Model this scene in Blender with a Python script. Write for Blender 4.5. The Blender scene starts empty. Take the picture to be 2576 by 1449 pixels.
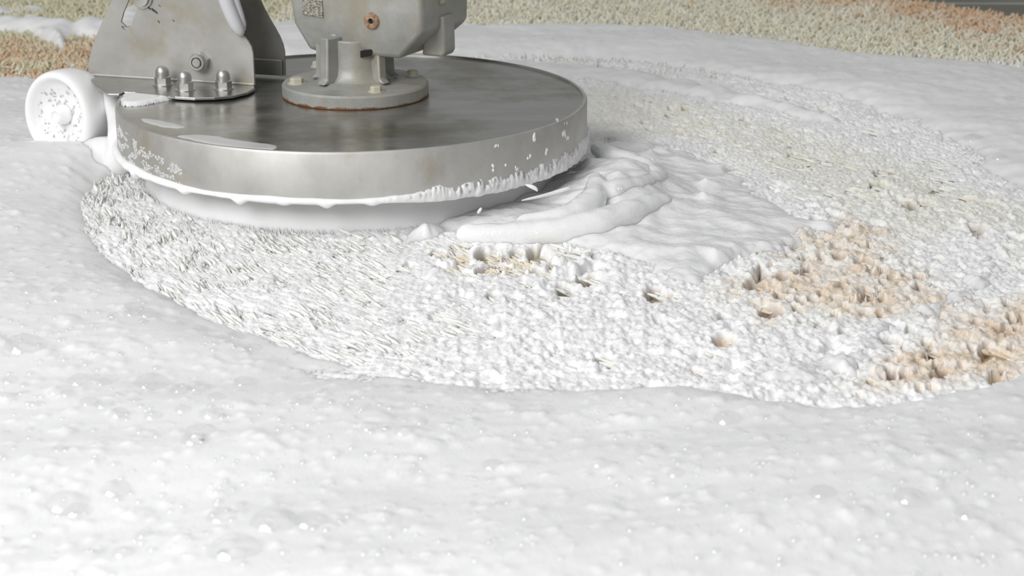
import bpy, bmesh, math, random
import numpy as np
from mathutils import Vector, Matrix
rng = np.random.default_rng(7)
random.seed(7)
SC = bpy.context.scene
COL = SC.collection

# ------------------------------------------------------------------ camera, light, exposure
PIT = math.radians(18.3)
CAM = np.array([.2035, -2.258, .612])
FPX = 4500.
cd = bpy.data.cameras.new('camera'); cam = bpy.data.objects.new('camera', cd); COL.objects.link(cam)
cam.location = CAM; cam.rotation_euler = (math.pi/2-PIT, 0, 0)
cd.sensor_width = 36; cd.lens = FPX/2576*36; cd.clip_start = .05; cd.clip_end = 60
cd.dof.use_dof = True; cd.dof.focus_distance = 2.02; cd.dof.aperture_fstop = 10
SC.camera = cam
w = bpy.data.worlds.new('world'); SC.world = w; w.use_nodes = True
bg = w.node_tree.nodes['Background']; bg.inputs[0].default_value = (.98, .99, 1, 1); bg.inputs[1].default_value = .31
sd = bpy.data.lights.new('sun', 'SUN'); sd.energy = .6; sd.angle = math.radians(8); sd.color = (1, .99, .97)
sun = bpy.data.objects.new('sun', sd); COL.objects.link(sun)
sun.rotation_euler = Vector((-.55, -.35, .9)).to_track_quat('Z', 'Y').to_euler()
ad = bpy.data.lights.new('added_area_light', 'AREA'); ad.energy = 57; ad.shape = 'RECTANGLE'; ad.size = 1.6; ad.size_y = 1.1  # unseen area lamp added for soft front-left light that falls off towards the back
ad.color = (1, 1, 1)
al = bpy.data.objects.new('added_area_light', ad); COL.objects.link(al)
al.location = (-1.25, -2.3, 1.6)
al.rotation_euler = (Vector(al.location)-Vector((-.1, -.9, 0))).to_track_quat('Z', 'Y').to_euler()
SC.view_settings.view_transform = 'Standard'; SC.view_settings.look = 'None'
SC.view_settings.exposure = 0.0; SC.view_settings.gamma = 1; SC.view_settings.use_curve_mapping = False

# ------------------------------------------------------------------ layout helpers
FW = np.array([0, math.cos(PIT), -math.sin(PIT)]); UP = np.array([0, math.sin(PIT), math.cos(PIT)])
def ray(px, py): return FW+np.array([1., 0, 0])*(px-1288)/FPX+UP*(724.5-py)/FPX
def atz(px, py, z=.025):
    d = ray(px, py); return CAM+d*((z-CAM[2])/d[2])
def aty(px, py, Y):
    d = ray(px, py); return CAM+d*((Y-CAM[1])/d[1])
def topx(P):
    v = P-CAM; d = v@FW
    return 1288+FPX*v[..., 0]/d, 724.5-FPX*(v@UP)/d
def lin(*c): return tuple(((v/255+.055)/1.055)**2.4 if v > 10 else v/255/12.92 for v in c)

# ------------------------------------------------------------------ numpy noise
_perm = rng.permutation(4096)
_g = rng.random(4096)*2*np.pi; _gx, _gy = np.cos(_g), np.sin(_g)
def perlin(x, y, seed=0):
    xi = np.floor(x).astype(np.int64); yi = np.floor(y).astype(np.int64); xf = x-xi; yf = y-yi
    u = xf*xf*xf*(xf*(xf*6-15)+10); v = yf*yf*yf*(yf*(yf*6-15)+10)
    def gr(a, b, dx, dy):
        h = _perm[(_perm[(a+seed*131) & 4095]+b) & 4095]; return _gx[h]*dx+_gy[h]*dy
    n00 = gr(xi, yi, xf, yf); n10 = gr(xi+1, yi, xf-1, yf); n01 = gr(xi, yi+1, xf, yf-1); n11 = gr(xi+1, yi+1, xf-1, yf-1)
    return ((n00*(1-u)+n10*u)*(1-v)+(n01*(1-u)+n11*u)*v)*1.5
def fbm(x, y, o=3, seed=0):
    s = 0; a = 1
    for i in range(o): s = s+a*perlin(x*2**i, y*2**i, seed+i*17); a *= .5
    return s
def worley(x, y, seed=0, jit=.9):
    x = x+.18*perlin(x*2.3, y*2.3, 301); y = y+.18*perlin(x*2.3, y*2.3, 302)
    xi = np.floor(x).astype(np.int64); yi = np.floor(y).astype(np.int64)
    d1 = np.full(x.shape, 9.); hid = np.zeros(x.shape)
    for a in (-1, 0, 1):
        for b in (-1, 0, 1):
            h = _perm[(_perm[(xi+a+seed*97) & 4095]+yi+b) & 4095]; h2 = _perm[(h+77) & 4095]
            dx = xi+a+.5+(h/4096-.5)*jit-x; dy = yi+b+.5+(h2/4096-.5)*jit-y
            d = np.sqrt(dx*dx+dy*dy); m = d < d1
            d1 = np.where(m, d, d1); hid = np.where(m, _perm[(h+911) & 4095]/4096, hid)
    return d1, hid
def sstep(a, b, x):
    t = np.clip((x-a)/(b-a), 0, 1); return t*t*(3-2*t)
def poly_px(pts, z=.03): return np.array([atz(px, py, z)[:2] for px, py in pts])
def smooth_poly(P, it=2):
    for _ in range(it):
        Q = np.roll(P, -1, 0); P = np.stack([P*.75+Q*.25, P*.25+Q*.75], 1).reshape(-1, 2)
    return P
def sdist(x, y, P):
    """signed distance, positive inside"""
    sh = x.shape; x = x.ravel(); y = y.ravel()
    best = np.full(x.shape, 1e9); ins = np.zeros(x.shape, bool)
    for (ax, ay), (bx, by) in zip(P, np.roll(P, -1, 0)):
        ex, ey = bx-ax, by-ay; L = ex*ex+ey*ey+1e-12
        t = np.clip(((x-ax)*ex+(y-ay)*ey)/L, 0, 1)
        d = (x-ax-t*ex)**2+(y-ay-t*ey)**2; best = np.minimum(best, d)
        if ay != by:
            c = ((ay > y) != (by > y)) & (x < (bx-ax)*(y-ay)/(by-ay)+ax); ins ^= c
    return (np.where(ins, 1, -1)*np.sqrt(best)).reshape(sh)

# ------------------------------------------------------------------ materials
def mat(name, base=(.8, .8, .8), rough=.5, metal=0, **kw):
    m = bpy.data.materials.new(name); m.use_nodes = True; b = m.node_tree.nodes['Principled BSDF']
    b.inputs['Base Color'].default_value = (*base, 1); b.inputs['Roughness'].default_value = rough; b.inputs['Metallic'].default_value = metal
    for k, v in kw.items(): b.inputs[k.replace('_', ' ')].default_value = v
    return m, m.node_tree, b
def N(nt, t, **p):
    n = nt.nodes.new(t)
    for k, v in p.items():
        if k in n.inputs: n.inputs[k].default_value = v
        else: setattr(n, k, v)
    return n
def coords(nt, scale=(1, 1, 1), rot=(0, 0, 0)):
    tc = N(nt, 'ShaderNodeTexCoord'); mp = N(nt, 'ShaderNodeMapping')
    mp.inputs['Scale'].default_value = scale; mp.inputs['Rotation'].default_value = rot
    nt.links.new(tc.outputs['Object'], mp.inputs[0]); return mp.outputs[0]
def noise(nt, vec, scale, detail=3, rough=.55):
    n = N(nt, 'ShaderNodeTexNoise'); n.inputs['Scale'].default_value = scale; n.inputs['Detail'].default_value = detail
    n.inputs['Roughness'].default_value = rough; nt.links.new(vec, n.inputs['Vector']); return n.outputs['Fac']
def ramp(nt, fac, stops):
    r = N(nt, 'ShaderNodeValToRGB'); e = r.color_ramp.elements
    while len(e) < len(stops): e.new(.5)
    for el, (p, c) in zip(e, stops): el.position = p; el.color = (*c, 1) if len(c) == 3 else c
    nt.links.new(fac, r.inputs[0]); return r.outputs[0]
def mix(nt, fac, a, b):
    m = N(nt, 'ShaderNodeMix', data_type='RGBA')
    for s, v in ((m.inputs[0], fac), (m.inputs[6], a), (m.inputs[7], b)):
        if hasattr(v, 'links'): nt.links.new(v, s)
        else: s.default_value = v if isinstance(v, float) else (*v, 1)
    return m.outputs[2]
def bump(nt, h, b, strength=.3, dist=.001):
    n = N(nt, 'ShaderNodeBump'); n.inputs['Strength'].default_value = strength; n.inputs['Distance'].default_value = dist
    nt.links.new(h, n.inputs['Height']); nt.links.new(n.outputs[0], b.inputs['Normal'])
def g(v): return (v, v, v)

def foam_mat(name, cellscale=420, bstr=.25, rough=.42, attr=False, streak=False, spec=.5, sss=.010, alb=.93):
    m, nt, b = mat(name, (alb, alb, alb*1.004), rough)
    b.inputs['Specular IOR Level'].default_value = spec
    if sss:
        b.inputs['Subsurface Weight'].default_value = 1; b.inputs['Subsurface Scale'].default_value = sss; b.inputs['Subsurface Radius'].default_value = (1, 1, 1)
    vec = coords(nt, (1, .45 if streak else 1, 1), (0, 0, math.radians(35) if streak else 0))
    v = N(nt, 'ShaderNodeTexVoronoi', feature='SMOOTH_F1'); v.inputs['Scale'].default_value = cellscale
    v.inputs['Smoothness'].default_value = .4
    nt.links.new(vec, v.inputs['Vector'])
    n1 = noise(nt, vec, cellscale*.35, 4)
    ma = N(nt, 'ShaderNodeMath', operation='MULTIPLY_ADD'); nt.links.new(n1, ma.inputs[0]); ma.inputs[1].default_value = 1.6
    iv = N(nt, 'ShaderNodeMath', operation='SUBTRACT'); iv.inputs[0].default_value = 1; nt.links.new(v.outputs['Distance'], iv.inputs[1])
    nt.links.new(iv.outputs[0], ma.inputs[2])
    bump(nt, ma.outputs[0], b, bstr, .0012)
    if attr:
        a = N(nt, 'ShaderNodeAttribute'); a.attribute_name = 'Col'; nt.links.new(a.outputs['Color'], b.inputs['Base Color'])
    return m
M = {}
M['foam'] = foam_mat('white soap foam', 300, .22, .45, streak=True, sss=.012, alb=.865)
M['foam_far'] = foam_mat('bubbly white foam', 260, .2, .45, sss=.012, alb=.85)
M['foam_wet'] = foam_mat('wet glossy foam', 260, .28, .14, streak=True, spec=.8, sss=.008, alb=.90)
M['froth'] = foam_mat('curdled froth', 420, .45, .55, attr=True, spec=.4, sss=.0035)
M['wool'] = foam_mat('wet wool tufts', 600, .35, .75, attr=True, spec=.15, sss=.0025)

m, nt, b = mat('soap film bubble', (1, 1, 1), .02)
out = [n for n in nt.nodes if n.type == 'OUTPUT_MATERIAL'][0]
lw = N(nt, 'ShaderNodeLayerWeight'); lw.inputs['Blend'].default_value = .5
cr = ramp(nt, lw.outputs['Facing'], [(0, g(.08)), (.6, g(.10)), (.9, g(.34)), (1, g(.55))])
tr = N(nt, 'ShaderNodeBsdfTransparent'); gl = N(nt, 'ShaderNodeBsdfGlossy'); gl.inputs['Roughness'].default_value = .13
gl.inputs['Color'].default_value = (.95, .95, .95, 1)
ms = N(nt, 'ShaderNodeMixShader'); nt.links.new(cr, ms.inputs[0]); nt.links.new(tr.outputs[0], ms.inputs[1]); nt.links.new(gl.outputs[0], ms.inputs[2])
nt.links.new(ms.outputs[0], out.inputs[0]); M['film'] = m
m2 = m.copy(); m2.name = 'large soap film bubble'; [n for n in m2.node_tree.nodes if n.type == 'BSDF_GLOSSY'][0].inputs['Roughness'].default_value = .05; M['film_large'] = m2

def steel(name, lo, hi, r0=.22, r1=.42, stretch=(1, 1, 1), sc=9, tint=(1, 1, .95), metal=1.0, dirt=None, rot=0):
    m, nt, b = mat(name, g(.5), .3, metal)
    vec = coords(nt, stretch, (0, 0, rot)); n = noise(nt, vec, sc, 6, .6)
    c = ramp(nt, n, [(.3, tuple(lo*t for t in tint)), (.7, tuple(hi*t for t in tint))])
    if dirt:
        n2 = noise(nt, coords(nt, (1, 1, 1), (.3, .2, 1)), dirt[1], 5, .65)
        f = ramp(nt, n2, [(dirt[2], g(0)), (dirt[2]+.14, g(dirt[3]))])
        c = mix(nt, f, c, dirt[0])
    nt.links.new(c, b.inputs['Base Color'])
    n3 = noise(nt, vec, sc*2.3, 5); mr = N(nt, 'ShaderNodeMapRange'); nt.links.new(n3, mr.inputs[0])
    mr.inputs[1].default_value = .3; mr.inputs[2].default_value = .7; mr.inputs[3].default_value = r0; mr.inputs[4].default_value = r1
    nt.links.new(mr.outputs[0], b.inputs['Roughness'])
    n4 = noise(nt, vec, sc*8, 4); bump(nt, n4, b, .08, .001)
    return m, nt, b, c
M['cover'], *_ = steel('brushed wet steel cover', .40, .54, .18, .34, (.4, 1.6, 1), 9, (1, 1, .95), .9, ((.24, .22, .15), 7, .50, .75), .25)
M['band'], *_ = steel('worn steel band', .42, .66, .46, .62, (1, 1, .8), 9, (1, .985, .94), .7, ((.40, .32, .20), 9, .60, .5))
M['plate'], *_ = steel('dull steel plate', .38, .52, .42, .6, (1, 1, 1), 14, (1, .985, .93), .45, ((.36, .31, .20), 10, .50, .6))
M['rear'], *_ = steel('dirty steel painted darker for shade', .20, .30, .4, .55, (1, 1, 1), 14, (1, .985, .93), .45, ((.2, .17, .12), 10, .5, .6))  # plate steel in a darker tone that paints in the rear plate's shade
M['foot'], *_ = steel('grey steel foot', .34, .46, .22, .36, (1, 1, 1), 14, (1, 1, .97), 1, ((.35, .22, .10), 18, .66, .6))
M['nut'], *_ = steel('bright steel nut', .52, .66, .38, .48, (1, 1, 1), 40, (1, .99, .95), 1)
def painted(name, dirty):
    m, nt, b = mat(name, g(.3), .5); vec = coords(nt)
    c = ramp(nt, noise(nt, vec, 14, 6, .6), [(.35, lin(150, 150, 146)), (.65, lin(182, 182, 180))])
    f = ramp(nt, noise(nt, coords(nt, (1, 1, .6)), 16, 5, .6), [(.46, g(0)), (.66, g(.75))])
    c = mix(nt, f, c, lin(160, 155, 136))
    sx = N(nt, 'ShaderNodeSeparateXYZ'); tc = N(nt, 'ShaderNodeTexCoord'); nt.links.new(tc.outputs['Object'], sx.inputs[0])
    if dirty:   # rust creeping up from the lower edge of the flange
        ad_ = N(nt, 'ShaderNodeMath', operation='MULTIPLY_ADD'); nt.links.new(noise(nt, vec, 90, 4, .7), ad_.inputs[0])
        ad_.inputs[1].default_value = -.010; nt.links.new(sx.outputs[2], ad_.inputs[2])
        rf = ramp(nt, ad_.outputs[0], [(0, g(1)), (.0012, g(0))]); 
        mr = N(nt, 'ShaderNodeMapRange'); nt.links.new(ad_.outputs[0], mr.inputs[0])
        mr.inputs[1].default_value = -.0035; mr.inputs[2].default_value = -.0012; mr.inputs[3].default_value = 1; mr.inputs[4].default_value = 0
        c = mix(nt, mr.outputs[0], c, lin(122, 82, 48))
    nt.links.new(c, b.inputs['Base Color']); b.inputs['Metallic'].default_value = .25
    bump(nt, noise(nt, vec, 160, 4), b, .35, .001)
    return m
M['cast'] = painted('grey painted casting', False); M['flange'] = painted('grey painted flange with rusty lower edge', True)
M['rust'], nt, b = mat('brown rusted steel', lin(140, 112, 88), .8)
nt.links.new(ramp(nt, noise(nt, coords(nt), 220, 4), [(.3, lin(120, 84, 58)), (.65, lin(176, 152, 128))]), b.inputs['Base Color'])
M['bolt'], *_ = mat('pale bolt head', lin(205, 200, 182), .5, .2)
M['black'], *_ = mat('black painted cavity shade', (.01, .01, .01), .8)  # flat black that paints the shade inside the slot and the plug socket
M['mark'], *_ = mat('black marker strokes', (.05, .05, .05), .7)
M['nameplate'], nt, b = mat('worn etched name plate', g(.4), .5, .4)
nt.links.new(ramp(nt, noise(nt, coords(nt, (2, 2, 5)), 120, 3), [(.35, lin(98, 98, 104)), (.5, lin(150, 146, 134)), (.62, lin(196, 192, 178))]), b.inputs['Base Color'])
bump(nt, noise(nt, coords(nt, (2, 2, 5)), 120, 3), b, .6, .002)
M['rubber'], *_ = mat('translucent white plastic', lin(214, 214, 218), .4)
M['bristle'], nt, b = mat('grey white nylon bristle', lin(240, 240, 240), .6)
M['thin_foam'], nt, b = mat('thin see-through foam film', (.9, .9, .9), .25, Alpha=.6)
M['wheel'] = foam_mat('foam coated wheel', 300, .2, .4, sss=.006)
M['white'], *_ = mat('white froth specks', (.95, .95, .95), .5)
M['pit'], *_ = mat('grey foam pore', lin(190, 190, 190), .6)
m, nt, b = mat('wet olive grey floor', lin(92, 90, 74), .42)
vec = coords(nt, (1, 1, 1), (0, 0, .82))
v2 = coords(nt, (.35, 3, 1), (0, 0, .82))
c = ramp(nt, noise(nt, v2, 4.2, 3, .5), [(.40, lin(90, 87, 68)), (.55, lin(98, 96, 80)), (.62, lin(158, 158, 158))])  # pale stop paints whitish reflection streaks into the floor colour
nt.links.new(c, b.inputs['Base Color']); bump(nt, noise(nt, vec, 30, 3), b, .1, .002); M['floor'] = m
M['backing'], *_ = mat('rug backing', lin(188, 180, 160), .9)

# ------------------------------------------------------------------ mesh helpers
def link(o, parent=None):
    COL.objects.link(o)
    if parent: o.parent = parent
    return o
def tag(o, label=None, cat=None, kind=None, group=None):
    if label: o['label'] = label
    if cat: o['category'] = cat
    if kind: o['kind'] = kind
    if group: o['group'] = group
    return o
def empty(name, loc=(0, 0, 0)):
    o = bpy.data.objects.new(name, None); o.location = loc; o.empty_display_size = .05; return link(o)
def npmesh(name, V, F, m, parent=None, col=None, smooth=True):
    F = np.asarray(F, np.int32); V = np.asarray(V, np.float32); k = F.shape[1]
    me = bpy.data.meshes.new(name); me.vertices.add(len(V)); me.vertices.foreach_set('co', V.ravel())
    me.loops.add(F.size); me.loops.foreach_set('vertex_index', F.ravel())
    me.polygons.add(len(F)); me.polygons.foreach_set('loop_start', np.arange(len(F), dtype=np.int32)*k)
    me.polygons.foreach_set('use_smooth', np.full(len(F), smooth))
    me.update(calc_edges=True)
    if col is not None:
        a = me.color_attributes.new('Col', 'FLOAT_COLOR', 'POINT')
        a.data.foreach_set('color', np.concatenate([col, np.ones((len(V), 1))], 1).astype(np.float32).ravel())
    me.materials.append(m); return link(bpy.data.objects.new(name, me), parent)
def bmobj(name, bm, m, parent=None, smooth=True, bevel=0, loc=None, angle=35, segs=2):
    bmesh.ops.recalc_face_normals(bm, faces=bm.faces)
    me = bpy.data.meshes.new(name); bm.to_mesh(me); bm.free(); me.materials.append(m)
    if smooth:
        for p in me.polygons: p.use_smooth = True
        me.set_sharp_from_angle(angle=math.radians(angle))
    o = link(bpy.data.objects.new(name, me), parent)
    if loc is not None: o.location = loc
    if bevel:
        md = o.modifiers.new('bevel', 'BEVEL'); md.width = bevel; md.segments = segs; md.limit_method = 'ANGLE'; md.angle_limit = math.radians(30)
        md.harden_normals = False
    return o
def lathe(bm, prof, n=96, M4=None):
    rings = []
    for r, z in prof:
        rings.append([bm.verts.new((r*math.cos(2*math.pi*i/n), r*math.sin(2*math.pi*i/n), z)) for i in range(n)] if r > 1e-6 else [bm.verts.new((0, 0, z))])
    for A, B in zip(rings, rings[1:]):
        for i in range(n):
            j = (i+1) % n
            if len(A) == 1 and len(B) == 1: continue
            if len(A) == 1: bm.faces.new((A[0], B[i], B[j]))
            elif len(B) == 1: bm.faces.new((A[i], A[j], B[0]))
            else: bm.faces.new((A[i], A[j], B[j], B[i]))
    if M4 is not None: bmesh.ops.transform(bm, matrix=M4, verts=[v for R in rings for v in R])
def prism(bm, pts, d0, d1, M4=None):
    """extrude 2-D polygon pts (local x, z) from y=d0 to y=d1"""
    a = [bm.verts.new((x, d0, z)) for x, z in pts]; b_ = [bm.verts.new((x, d1, z)) for x, z in pts]; n = len(pts)
    bm.faces.new(a); bm.faces.new(b_[::-1])
    for i in range(n): bm.faces.new((a[i], b_[i], b_[(i+1) % n], a[(i+1) % n]))
    if M4 is not None: bmesh.ops.transform(bm, matrix=M4, verts=a+b_)
def hexa(r): return [(r*math.cos(math.pi/3*i+.3), r*math.sin(math.pi/3*i+.3)) for i in range(6)]

# ------------------------------------------------------------------ zones (world outlines of what lies on the rug)
A_ = smooth_poly(poly_px([(-140, 186), (60, 184), (150, 192), (240, 240), (300, 320), (335, 400), (290, 432), (246, 452), (232, 500), (248, 550), (290, 618),
    (345, 665), (415, 708), (490, 742), (560, 775), (640, 802), (720, 830), (810, 856), (900, 880), (1000, 905), (1100, 925), (1200, 938), (1300, 942), (1500, 948),
    (1700, 942), (1830, 962), (1950, 985), (2080, 1000), (2200, 996), (2300, 985), (2400, 972), (2480, 945), (2576, 908), (3000, 870), (3300, 1900), (-900, 1900), (-700, 600), (-500, 186)]), 1)
C_ = smooth_poly(poly_px([(1380, 420), (1478, 345), (1560, 338), (1680, 345), (1760, 372), (1850, 420), (1940, 470), (2010, 520), (2080, 535), (2150, 556), (2120, 572),
    (2050, 575), (1990, 620), (1900, 635), (1855, 660), (1810, 705), (1740, 712), (1660, 700), (1600, 660), (1500, 628), (1400, 606), (1300, 592), (1200, 580), (1080, 590), (1000, 600), (1000, 560), (1200, 480)], .03), 1)
H_ = smooth_poly(poly_px([(560, 60), (700, 40), (900, 44), (1170, 47), (1330, 46), (1500, 52), (1700, 60), (1850, 77), (1980, 92), (2100, 112), (2250, 124), (2420, 134), (2576, 152),
    (3000, 220), (3000, 620), (2640, 500), (2520, 440), (2430, 385), (2330, 310), (2200, 262), (2080, 222), (1960, 200), (1850, 185), (1740, 160), (1600, 140), (1450, 128), (1300, 128), (1200, 136), (1000, 150), (640, 160)], .035), 1)
I_ = smooth_poly(poly_px([(1130, 150), (1250, 150), (1350, 152), (1500, 160), (1640, 178), (1780, 205), (1900, 232), (2030, 262), (2160, 300), (2140, 318), (2020, 290), (1900, 262), (1760, 240), (1600, 212), (1480, 196), (1350, 190), (1200, 185)], .03), 1)
G_ = smooth_poly(poly_px([(2490, 560), (2530, 610), (2540, 660), (2490, 730), (2420, 765), (2330, 800), (2250, 838), (2215, 880), (2150, 930), (2020, 965), (1880, 960), (1820, 930), (1950, 900),
    (2080, 872), (2150, 838), (2160, 800), (2250, 770), (2350, 728), (2420, 680), (2450, 620)], .03), 1)
L_ = smooth_poly(poly_px([(-140, 40), (0, 42), (50, 50), (85, 44), (130, 48), (165, 60), (250, 56), (330, 20), (400, 20), (400, 80), (300, 84), (240, 84), (175, 82), (172, 104), (160, 122), (172, 140), (205, 155), (190, 164),
    (160, 150), (146, 124), (138, 100), (85, 84), (60, 68), (-140, 66)], .03), 1)
L2_ = smooth_poly(poly_px([(-140, 24), (20, 22), (60, 12), (120, 16), (140, 30), (60, 34), (0, 44), (-140, 40)], .02), 1)
FOAMS = [A_, C_, H_, I_, G_, L_]
D_ = smooth_poly(poly_px([(2040, 560), (2150, 580), (2260, 600), (2330, 660), (2320, 720), (2250, 790), (2180, 810), (2080, 800), (1960, 770), (1870, 750), (1870, 660), (1960, 640)]), 1)
E_ = smooth_poly(poly_px([(2760, 700), (2500, 740), (2400, 770), (2300, 820), (2220, 880), (2110, 950), (2180, 975), (2350, 965), (2480, 945), (2760, 880)]), 1)
F_ = smooth_poly(poly_px([(1440, 190), (1620, 212), (1850, 270), (2100, 330), (2330, 400), (2576, 500), (2760, 560), (2760, 700), (2560, 690), (2500, 560), (2350, 600), (2150, 545), (1990, 470), (1850, 400), (1750, 350), (1600, 332), (1450, 345)]), 1)
P_ = smooth_poly(poly_px([(1070, 610), (1200, 606), (1330, 618), (1450, 628), (1540, 655), (1500, 700), (1380, 672), (1240, 680), (1120, 668)]), 1)
RUG_EDGE = poly_px([(2140, 0), (2330, 40), (2576, 72)], .0)

def edge_x(x, y):   # signed distance from the far right border of the rug, positive on the rug
    a, b_ = RUG_EDGE[0], RUG_EDGE[2]; d = (b_-a)/np.linalg.norm(b_-a)
    return -((x-a[0])*(-d[1])+(y-a[1])*d[0])
def wool_colour(x, y):
    nb = fbm(x*9, y*9, 3, 40); nf = fbm(x*60, y*60, 2, 50)
    c = np.ones(x.shape+(3,))*np.array(lin(240, 239, 234))
    def blend(c, m, t): return c*(1-m[..., None])+np.array(t)*m[..., None]
    c = blend(c, sstep(-.03, .05, sdist(x, y, F_)+nb*.03)*np.clip(.55+nf*.5, 0, 1), lin(230, 227, 210))
    c = blend(c, sstep(-.02, .03, sdist(x, y, P_)+nb*.02)*np.clip(.8+nf*.5, 0, 1), lin(228, 214, 190))
    c = blend(c, sstep(-.04, .04, sdist(x, y, D_)+nb*.09)*np.clip(.85+nf*.6, 0, 1), lin(226, 210, 190))
    c = blend(c, sstep(-.02, .03, sdist(x, y, E_)+nb*.03)*np.clip(.95+nf*.4, 0, 1), lin(226, 208, 186))
    # far strip of rug, cream with rust-orange border
    far = sstep(.98, 1.04, y+.25*x)*(y > .5)
    c = blend(c, far*np.clip(.8+nf*.5, 0, 1), lin(236, 231, 206))
    e = edge_x(x, y)
    og = sstep(.30, .04, e-nb*.14-nf*.14)
    c = blend(c, np.clip(og*(y > .4), 0, 1), lin(222, 192, 162))
    lf = (x < -.25)*sstep(.58, .66, y)
    c = blend(c, lf*1.0, lin(222, 218, 190))
    lo = (x < -.25)*sstep(.55, .62, y)*sstep(1.02, .93, y+nb*.06)
    c = blend(c, lo*np.clip(.62+nf*1.0+nb*.5, 0, 1), lin(222, 192, 162))
    return c

# ------------------------------------------------------------------ large structure
bm = bmesh.new()
V = [bm.verts.new(p) for p in ((-5, -3.4, 0), (6, -3.4, 0), (6, 8, 0), (-5, 8, 0), (-5, -3.4, -.1), (6, -3.4, -.1), (6, 8, -.1), (-5, 8, -.1))]
for f in ((0, 1, 2, 3), (7, 6, 5, 4), (0, 4, 5, 1), (1, 5, 6, 2), (2, 6, 7, 3), (3, 7, 4, 0)): bm.faces.new([V[i] for i in f])
tag(bmobj('floor', bm, M['floor'], smooth=False), kind='structure')

# ------------------------------------------------------------------ rug
rug = tag(empty('shaggy_rug'), 'cream shaggy rug with peach and orange areas, soaked in white foam under the machine', 'rug')
a, b2 = RUG_EDGE[0], RUG_EDGE[2]; dv = (b2-a)/np.linalg.norm(b2-a)
pts = [a-dv*2.2, b2+dv*1.7, np.array([2.0, -1.5]), np.array([-1.6, -1.5]), np.array([-1.6, 2.9])]
bm = bmesh.new(); top = [bm.verts.new((*p, .008)) for p in pts]; bot = [bm.verts.new((*p, .0005)) for p in pts]
bm.faces.new(top); bm.faces.new(bot[::-1])
for i in range(5): bm.faces.new((top[i], bot[i], bot[(i+1) % 5], top[(i+1) % 5]))
bmobj('backing', bm, M['backing'], rug, smooth=False)

def comb_angle(x, y):
    """direction in which the machine has laid the pile over"""
    r = np.hypot(x-.02, y)
    front = np.interp(x, [-.32, -.2, -.1, .02, .15, .3, .5, .7], [98, 110, 120, 135, 150, 160, 168, 172])
    back = np.interp(x, [-.3, .3, .8], [170, 168, 160])
    k = sstep(-.25, .1, y)*(x > 0)
    return np.radians(front*(1-k)+back*k)
def tufts(name, X, Y, r, L, lift, ang, spread, z0=.006, seg=5, S=5, jag=.42, col=None):
    n = len(X); an = ang+rng.normal(0, spread, n)
    t = np.linspace(0, 1, seg)
    bend = rng.normal(0, .22, n)
    a_t = an[:, None]+bend[:, None]*t[None]
    ds = (L/(seg-1))[:, None]
    lf = (lift[:, None]*(1.25-.9*t[None]))
    dx = np.cos(a_t)*np.cos(lf)*ds; dy = np.sin(a_t)*np.cos(lf)*ds; dz = np.sin(lf)*ds
    px = X[:, None]+np.cumsum(dx, 1)-dx; py = Y[:, None]+np.cumsum(dy, 1)-dy; pz = z0+np.cumsum(dz, 1)-dz
    rad = r[:, None]*np.interp(t, [0, .35, .7, .9, 1], [.8, 1, 1.08, .9, .5])[None]*(1+rng.normal(0, .12, (n, seg)))
    P = np.stack([px, py, pz], -1)
    T = np.stack([np.cos(a_t)*np.cos(lf), np.sin(a_t)*np.cos(lf), np.sin(lf)], -1)
    side = np.stack([-np.sin(a_t), np.cos(a_t), np.zeros_like(a_t)], -1); nup = np.cross(T, side)
    ph = np.arange(S)/S*2*np.pi
    wig = 1+rng.normal(0, jag*.5, (n, seg, S))
    R = P[:, :, None]+rad[:, :, None, None]*wig[..., None]*(np.cos(ph)[None, None, :, None]*side[:, :, None]+np.sin(ph)[None, None, :, None]*nup[:, :, None])
    tip = P[:, -1]+T[:, -1]*rad[:, -1, None]*.9
    V = np.concatenate([R.reshape(n, seg*S, 3), tip[:, None]], 1); nv = seg*S+1
    f = []
    for i in range(seg-1):
        for j in range(S): f.append((i*S+j, i*S+(j+1) % S, (i+1)*S+(j+1) % S, (i+1)*S+j))
    for j in range(S): f.append(((seg-1)*S+j, (seg-1)*S+(j+1) % S, nv-1, nv-1))
    f = np.array(f)
    # tip triangles separately: use quads list and tris list as triangles
    q = f[:-S]; tr_ = np.concatenate([q[:, [0, 1, 2]], q[:, [0, 2, 3]], f[-S:, :3]])
    F = (tr_[None]+(np.arange(n)*nv)[:, None, None]).reshape(-1, 3)
    o = npmesh(name, V.reshape(-1, 3), F, M['wool'], rug, np.repeat(col, nv, 0)); o['kind'] = 'stuff'; return o
def scatter(x0, x1, y0, y1, sx, sy):
    gx, gy = np.meshgrid(np.arange(x0, x1, sx), np.arange(y0, y1, sy)); gx = gx+(np.arange(gx.shape[0])[:, None] % 2)*sx*.5
    X = gx.ravel()+rng.uniform(-.5, .5, gx.size)*sx; Y = gy.ravel()+rng.uniform(-.5, .5, gx.size)*sy
    px, py = topx(np.stack([X, Y, np.full(X.shape, .02)], 1))
    k = (px > -130) & (px < 2700) & (py > -90) & (py < 1100)
    for Q in FOAMS: 
        k[k] &= sdist(X[k], Y[k], Q) < .018
    k &= ~((np.hypot(X, Y) < .262))
    return X[k], Y[k]
_frac = lambda v: v-np.floor(v)
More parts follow.
